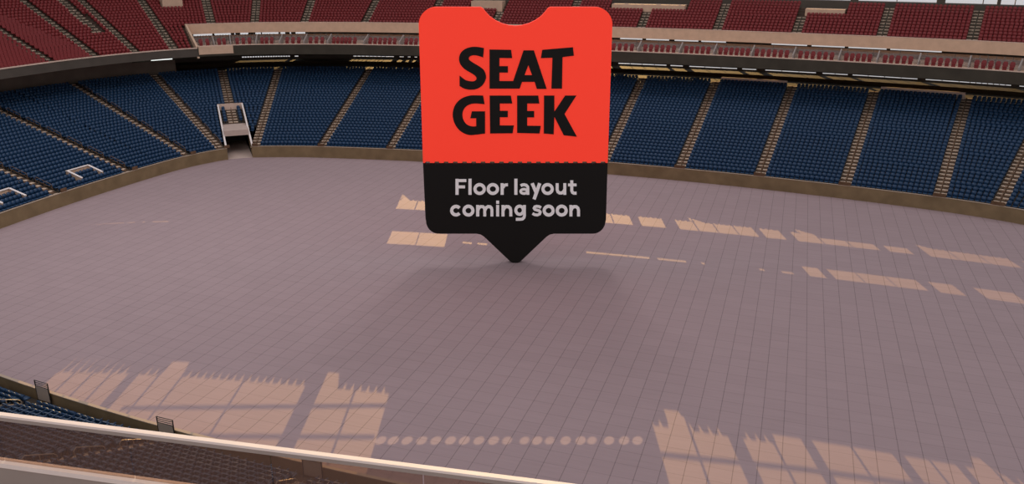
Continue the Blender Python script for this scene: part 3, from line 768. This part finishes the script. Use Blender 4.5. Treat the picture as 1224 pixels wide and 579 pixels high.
for k, s in cand[:nr]:
    i = int(s[6][4:])-nfar+1; w = ['beside the tan return wall', 'in the section before the return wall', 'between second and third aisles', 'between the two lowest aisles', 'left of the lowest aisle', 'at the far left edge'][max(0, min(i, 5))]
    place1(smR, s, 'red seat of the left gallery, %s, %s' % (ORD[min(s[5], 23)], w), 'left gallery red seats %s %s' % (ORD[min(s[5], 23)], w))
mass('gallery_seats', [s for s in RED if id(s) not in pick], M['red'], 'thousands of red seats in long rows filling the upper gallery')
print('red', len(RED), 'blue', len(BLUE), 'nred', nred)

# ---------------------------------------------------------------- guard rail of the deck the viewer looks from
GB = np.array([-13.35, -26.45]); GDIR = np.array([1.0, .118]); GDIR /= np.linalg.norm(GDIR); GN = np.array([GDIR[1], -GDIR[0]])
def gq(u, d, z): v = GB+GDIR*u+GN*d; return (v[0], v[1], z)
def gbox(u0, u1, d0, d1, z0, z1, name, mt, par=None):
    mb = MB(); mb.box8([gq(a, b, z) for z in (z0, z1) for a, b in ((u0, d0), (u1, d0), (u1, d1), (u0, d1))]); return mb.build(name, mt, par)
guard = empty('balustrade', 'white topped tinted glass balustrade crossing the bottom left corner', 'balustrade', gq(0, 0, 13.9))
GU0, GU1 = -9, 16
gbox(GU0, GU1, -.035, .05, 14.80, 14.84, 'top_rail', M['white'], guard)
gbox(GU0, GU1, -.02, .045, 14.735, 14.80, 'rail_channel', M['under'], guard)
n_ = 11
for i in range(n_): gbox(GU0+(GU1-GU0)*i/n_+.01, GU0+(GU1-GU0)*(i+1)/n_-.01, -.005, .012, 13.99, 14.73, 'glass_pane', M['smoke'], guard)
gbox(GU0, GU1, -.06, .09, 13.91, 13.99, 'curb', M['white'], guard)
struct(gbox(GU0, GU1, -.03, .07, 12.7, 13.91, 'deck_parapet', M['under']))
struct(gbox(GU0, GU1, .09, 7, 12.7, 13.2, 'viewer_deck', M['tan']))

# ---------------------------------------------------------------- the sign standing on the floor
B0 = np.array([*onz(616, 314.5, 0), 0.0]); nf = np.array([FW[0], FW[1], 0]); nf /= np.linalg.norm(nf)
def uv(px, py, off=0.0):                  # point on the sign's upright face (u across, v up) in panels
    d = FW*F_PX+RT*(px-612)-UP*(py-289.5); c = B0+nf*off; t = ((c-CAM) @ nf)/(d @ nf); q = CAM+d*t
    return float((q-B0) @ RT), float(q[2])
sign = empty('ticket_sign', 'giant red and black ticket shaped sign standing on its point on the floor', 'sign', tuple(B0))
TH = .45
def face(mb, poly, off0, off1):           # extrude a uv polygon
    n = len(poly)
    def w(u, v, o): q = B0+RT*u+nf*o; return (q[0], q[1], v)
    mb.add([w(u, v, off0) for u, v in poly]+[w(u, v, off1) for u, v in poly], [tuple(range(n)), tuple(reversed(range(n, 2*n)))]+[(i, n+i, n+(i+1) % n, (i+1) % n) for i in range(n)])
def arc(cx, cy, rx, ry, a0, a1, n=10): return [(cx+rx*math.cos(R_(a0+(a1-a0)*i/n)), cy-ry*math.sin(R_(a0+(a1-a0)*i/n))) for i in range(n+1)]
# upper half outline in photo pixels (clockwise from the top left)
top = arc(521, 29, 20.5, 20.5, 180, 90)+[(574, 8.5)]
cup = [(577, 10), (580, 14), (585, 19.5), (592, 24.5), (600, 28.3), (608, 30.4), (616, 31.2), (624, 30.4), (632, 28.3), (640, 24.5), (647, 19.5), (652, 14), (655, 10), (658, 8.5)]
top += cup+arc(711.5, 29, 20.5, 20.5, 90, 0)
NS = 20
xl, xr = 505.6, 726.4; yb = 195.0; 
perf_t = [(xr, yb-1.6)]
pitch = (xr-xl)/NS
for i in range(NS):
    x1 = xr-i*pitch-pitch*.24; x0 = xr-i*pitch-pitch*.76
    perf_t += [(x1, yb), (x1, yb-1.6), (x0, yb-1.6), (x0, yb)] if False else [(x1, yb-.1), (x1-.3, yb-1.8), (x0+.3, yb-1.8), (x0, yb-.1)]
perf_t = [(xr, yb-.1)]+perf_t[1:]+[(xl, yb-.1)]
poly = [uv(*p) for p in top+perf_t]
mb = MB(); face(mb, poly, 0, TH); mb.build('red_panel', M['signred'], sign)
perf_b = [(xl, yb-.1)]
for i in range(NS):
    x0 = xl+i*pitch+pitch*.24; x1 = xl+i*pitch+pitch*.76
    perf_b += [(x0, yb-.1), (x0+.3, yb+1.3), (x1-.3, yb+1.3), (x1, yb-.1)]
perf_b += [(xr, yb-.1)]
bot = [(724.4, 262)]+arc(708.5, 264, 15.3, 15.6, 0, -90)[1:]+[(662, 279.6), (657, 280.8), (653, 283.5), (622.5, 312.5), (619, 314.5), (613, 314.5), (609.5, 312.5), (579, 283.5), (575, 280.8), (570, 279.6)]+arc(524.5, 264, 15.3, 15.6, -90, -180)+[(508.6, 262)]
poly = [uv(*p) for p in perf_b+bot]
mb = MB(); face(mb, poly, 0, TH); mb.build('black_panel', M['signblk'], sign)
# lettering SEAT / GEEK: heavy capitals drawn as outlines
def crop(x0, y0, k): return lambda pts: [(x0+a/k, y0+b/k) for a, b in pts]
c1, c2, c3, c4 = crop(540, 50, 9.647), crop(610, 50, 9.647), crop(535, 108, 9.647), crop(610, 108, 9.647)
def spline(pts, n=4):
    out = []
    for i in range(len(pts)-1):
        p0 = pts[max(i-1, 0)]; p1 = pts[i]; p2 = pts[i+1]; p3_ = pts[min(i+2, len(pts)-1)]
        for k in range(n):
            t = k/n; out.append(tuple(.5*((2*p1[j])+(-p0[j]+p2[j])*t+(2*p0[j]-5*p1[j]+4*p2[j]-p3_[j])*t*t+(-p0[j]+3*p1[j]-3*p2[j]+p3_[j])*t**3) for j in (0, 1)))
    return out+[pts[-1]]
Sg = c1(spline([(372, 72), (310, 60), (235, 58), (160, 80), (105, 125), (84, 195), (100, 260), (150, 315), (215, 355), (262, 385), (285, 415), (278, 440), (250, 455), (200, 452), (150, 435), (90, 388)])
        + spline([(90, 508), (140, 538), (210, 552), (290, 542), (355, 500), (393, 430), (392, 375), (365, 320), (310, 278), (250, 243), (205, 210), (198, 185), (215, 165), (250, 155), (300, 160), (362, 180)]))
Eg = c1([(435, 88), (685, 92), (697, 188), (550, 186), (550, 280), (648, 280), (648, 355), (550, 355), (550, 452), (708, 452), (718, 423), (718, 540), (435, 540)])
Ag = c2([(152, 98), (272, 98), (420, 543), (305, 543), (280, 462), (135, 462), (108, 540), (42.7, 540), (42.7, 423)])
Ah = c2([(208, 270), (250, 384), (164, 384)])
Tg = c2([(368, 92), (722, 62), (733, 160), (602, 176), (596, 540), (473, 540), (485, 184), (352, 188)])
Gg = c3(spline([(410, 60), (330, 58), (250, 62), (160, 95), (90, 165), (60, 260), (70, 350), (110, 430), (170, 485), (250, 515), (340, 510), (433, 498)])
        + [(433, 242), (280, 242), (262, 322), (330, 322), (330, 414)]+spline([(330, 414), (280, 416), (225, 395), (185, 345), (172, 290), (180, 235), (215, 185), (270, 158), (330, 152), (428, 160)]))
E2 = c3([(485, 60), (730, 60), (747, 152), (603, 152), (603, 236), (695, 236), (695, 310), (603, 310), (603, 405), (765, 405), (750, 495), (490, 498)])
E3 = c4([(78, 60), (322, 60), (335, 152), (195, 152), (195, 238), (275, 238), (275, 312), (195, 312), (195, 408), (352, 410), (337, 498), (78, 492)])
Kg = c4([(388, 60), (508, 60), (508, 245), (632, 60), (762, 60), (625, 272), (768, 535), (615, 518), (508, 305), (500, 508), (385, 498)])
def letter(name, outline, holes, lab, mt, off=-.02, depth=.06, par=sign):
    """letter as a filled curve turned into a mesh standing on the sign face"""
    cu = bpy.data.curves.new(name, 'CURVE'); cu.dimensions = '2D'; cu.fill_mode = 'BOTH'; cu.extrude = depth*S/2
    for pl in [outline]+holes:
        sp_ = cu.splines.new('POLY'); sp_.points.add(len(pl)-1); sp_.use_cyclic_u = True
        for i, p in enumerate(pl):
            u, v = uv(*p); sp_.points[i].co = (u*S, v*S, 0, 1)
    tmp = bpy.data.objects.new(name, cu); COL.objects.link(tmp)
    dg = bpy.context.evaluated_depsgraph_get(); me = bpy.data.meshes.new_from_object(tmp.evaluated_get(dg)); bpy.data.objects.remove(tmp); bpy.data.curves.remove(cu)
    me.materials.clear(); me.materials.append(mt)
    for v in me.vertices:
        u, w_, z_ = v.co; q = RT*u+nf*(off*S-z_); v.co = (q[0], q[1], w_)
    o = bpy.data.objects.new(name, me); COL.objects.link(o); o.parent = par
    if lab: o['label'] = lab
    return o
for n, ol, h in (('letter_s', Sg, []), ('letter_e', Eg, []), ('letter_a', Ag, [Ah]), ('letter_t', Tg, []), ('letter_g', Gg, []), ('letter_e', E2, []), ('letter_e', E3, []), ('letter_k', Kg, [])):
    letter(n, ol, h, None, M['signblk'])
# small grotesque lettering as stroked shapes
def stroke(pts, w):
    pts = [np.array(p, float) for p in pts]; Lf = []; Rg = []
    for i, p in enumerate(pts):
        if i == 0: d = pts[1]-pts[0]; k = 1
        elif i == len(pts)-1: d = pts[-1]-pts[-2]; k = 1
        else:
            a = pts[i]-pts[i-1]; b = pts[i+1]-pts[i]; a /= np.linalg.norm(a); b /= np.linalg.norm(b); d = a+b; k = 1/max(.35, np.linalg.norm(d)/2)
        d = d/np.linalg.norm(d); n = np.array([-d[1], d[0]])*w/2*k; Lf.append(tuple(p+n)); Rg.append(tuple(p-n))
    return Lf+Rg[::-1]
c5, c6 = (535, 205, 8.906), (615, 205, 8.906)
WD = 38/8.906
def ring(cx, cy, rx, ry, w, n=28):
    return ([(cx+rx*math.cos(2*math.pi*i/n), cy+ry*math.sin(2*math.pi*i/n)) for i in range(n)], [[(cx+(rx-w)*math.cos(2*math.pi*i/n), cy+(ry-w)*math.sin(2*math.pi*i/n)) for i in range(n)]])
def X(o, x, y): return (o[0]+x/o[2], o[1]+y/o[2])
def st(o, pts, w=38): return (stroke([X(o, *p) for p in pts], w*.88/o[2]), [])
def rg(o, cx, cy, rx, ry, w=38): a, b = ring(*X(o, cx, cy), (rx-2)/o[2], (ry-2)/o[2], w*.88/o[2]); return (a, b)
def ap(o, cx, cy, rx, ry, a0, a1, w=38, n=18): return st(o, [(cx+rx*math.cos(R_(a0+(a1-a0)*i/n)), cy+ry*math.sin(R_(a0+(a1-a0)*i/n))) for i in range(n+1)], w)
def nshape(o, x0, x1, y0, y1, w=38):      # stem and arch
    r = (x1-x0)/2-w/2
    arch = [(x0+w/2, y0+70)]+[((x0+x1)/2+r*math.cos(R_(180+a)), y0+r*1.0+w/2-2+r*math.sin(R_(180+a))) for a in range(20, 181, 16)]+[(x1-w/2, y1)]
    return [st(o, [(x0+w/2, y0), (x0+w/2, y1)], w), st(o, arch, w)]
O, Q = c5, c6
SM = [
 ('letter_f', [st(O, [(101, 80), (101, 248)]), st(O, [(100, 97), (200, 97)], 34), st(O, [(100, 164), (186, 164)], 33)]),
 ('letter_l', [st(O, [(239, 78), (239, 248)])]),
 ('letter_o', [rg(O, 341, 187, 68, 65)]), ('letter_o', [rg(O, 482, 187, 68, 65)]),
 ('letter_r', [st(O, [(581, 126), (581, 248)]), st(O, [(590, 175), (600, 152), (618, 143), (642, 142)], 34)]),
 ('letter_l', [st(O, [(727, 78), (727, 248)])]),
 ('letter_a', [st(Q, [(66, 152), (82, 143), (104, 141), (126, 147), (141, 165), (143, 185), (143, 248)], 34), rg(Q, 100, 212, 50, 38, 31)]),
 ('letter_y', [st(Q, [(188, 126), (236, 238)], 40), st(Q, [(268, 126), (208, 296)], 40)]),
 ('letter_o', [rg(Q, 352, 187, 68, 65)]),
 ('letter_u', [st(Q, [(454, 126), (454, 195), (462, 217), (480, 229), (502, 229), (520, 218), (532, 195)], 36), st(Q, [(535, 126), (535, 248)], 36)]),
 ('letter_t', [st(Q, [(609, 95), (609, 205), (617, 223), (632, 231), (660, 231)], 36), st(Q, [(570, 143), (660, 143)], 32)]),
 ('letter_c', [ap(O, 90, 417, 46, 45, -38, -322, 38)]),
 ('letter_o', [rg(O, 222, 417, 66, 65)]),
 ('letter_m', [st(O, [(321, 358), (321, 478)]), st(O, [(325, 410), (335, 385), (355, 374), (378, 376), (392, 390), (396, 412), (396, 478)], 35), st(O, [(400, 410), (412, 385), (430, 374), (453, 376), (468, 390), (472, 412), (472, 478)], 35)]),
 ('letter_i', [st(O, [(533, 358), (533, 478)], 36), st(O, [(533, 312), (533, 344)], 36)]),
 ('letter_n', [st(O, [(590, 358), (590, 478)], 36), st(O, [(594, 412), (603, 387), (625, 374), (650, 376), (667, 391), (673, 414), (673, 478)], 36)]),
 ('letter_g', [rg(Q, 54, 413, 58, 61, 36), st(Q, [(106, 358), (106, 470), (100, 492), (84, 506), (60, 509), (14, 509)], 34)]),
 ('letter_s', [st(Q, [(282, 385), (262, 374), (238, 371), (216, 376), (208, 391), (216, 404), (238, 411), (262, 417), (274, 432), (268, 452), (244, 463), (216, 461), (192, 447)], 32)]),
 ('letter_o', [rg(Q, 363, 417, 66, 65)]), ('letter_o', [rg(Q, 502, 417, 66, 65)]),
 ('letter_n', [st(Q, [(600, 358), (600, 478)], 36), st(Q, [(604, 412), (613, 387), (635, 374), (658, 376), (675, 391), (681, 414), (681, 478)], 36)]),
]
for n, parts in SM:
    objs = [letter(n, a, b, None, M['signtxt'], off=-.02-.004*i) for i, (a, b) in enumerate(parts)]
    if len(objs) > 1:                     # one mesh per letter
        vs = []; fs = []
        for o in objs:
            k = len(vs); vs += [tuple(v.co) for v in o.data.vertices]; fs += [tuple(k+i for i in p.vertices) for p in o.data.polygons]
        me = bpy.data.meshes.new(n); me.from_pydata(vs, [], fs); me.materials.append(M['signtxt']); me.update()
        for o in objs[1:]: bpy.data.objects.remove(o)
        objs[0].data = me

# ---------------------------------------------------------------- light
w = bpy.data.worlds.new('World'); SC.world = w; w.use_nodes = True; bg = w.node_tree.nodes['Background']
wn_ = w.node_tree; tcw = wn_.nodes.new('ShaderNodeTexCoord'); vd = wn_.nodes.new('ShaderNodeVectorMath'); vd.operation = 'DOT_PRODUCT'; vd.inputs[1].default_value = (-.80, .10, .45)
wn_.links.new(tcw.outputs['Generated'], vd.inputs[0]); rw = wn_.nodes.new('ShaderNodeValToRGB'); rw.color_ramp.elements[0].position = .0; rw.color_ramp.elements[0].color = (.62, .61, .63, 1)
rw.color_ramp.elements[1].position = .95; rw.color_ramp.elements[1].color = (.74, .73, .76, 1); wn_.links.new(vd.outputs['Value'], rw.inputs['Fac']); wn_.links.new(rw.outputs['Color'], bg.inputs['Color']); bg.inputs['Strength'].default_value = 1.0
# row of added narrow spots standing in for sun dots that the sign blocks
for i, px in enumerate(DOTS):
    x, y = onz(px, 527, 0); ld = bpy.data.lights.new('roof_spotlight', 'SPOT'); ld.energy = 46000; ld.color = (1.0, .76, .42); ld.spot_size = R_(1.0); ld.spot_blend = .8 if px in (606, 627, 657, 707.5) else .55; ld.shadow_soft_size = .03
    lo = bpy.data.objects.new('roof_spotlight', ld); COL.objects.link(lo); lo.location = (x*S, (y-24)*S, 19.5*S); lo.rotation_euler = Vector((0, 24, -19.5)).to_track_quat('-Z', 'Y').to_euler()
sl = bpy.data.lights.new('sun', 'SUN'); sl.energy = 6.2; sl.color = (1.0, .61, .22); sl.angle = R_(.06)
so = bpy.data.objects.new('sun', sl); COL.objects.link(so); so.rotation_euler = Vector(SUN).to_track_quat('-Z', 'Y').to_euler(); so.location = (0, 0, 100)

# two broad soft fill lights added to grade the floor: one over the left of the floor, one high at the far side
def area(name, loc, tgt, power, size, col):
    l = bpy.data.lights.new(name, 'AREA'); l.shape = 'DISK'; l.size = size*S; l.energy = power; l.color = col
    o = bpy.data.objects.new(name, l); COL.objects.link(o); o.location = [c*S for c in loc]
    o.rotation_euler = (Vector(tgt)-Vector(loc)).to_track_quat('-Z', 'Y').to_euler(); return o
area('roof_light', (-50, 12, 34), (-50, 13, 0), 5200, 16, (1.0, .94, .95))
area('roof_light', (-26, 46, 44), (-20, 16, 0), 5200, 9, (1.0, .93, .93))

SC.view_settings.view_transform = 'Standard'; SC.view_settings.look = 'None'; SC.view_settings.gamma = 1; SC.view_settings.exposure = 0; SC.view_settings.use_curve_mapping = False
for o in SC.objects:
    if '_o' in o: del o['_o']
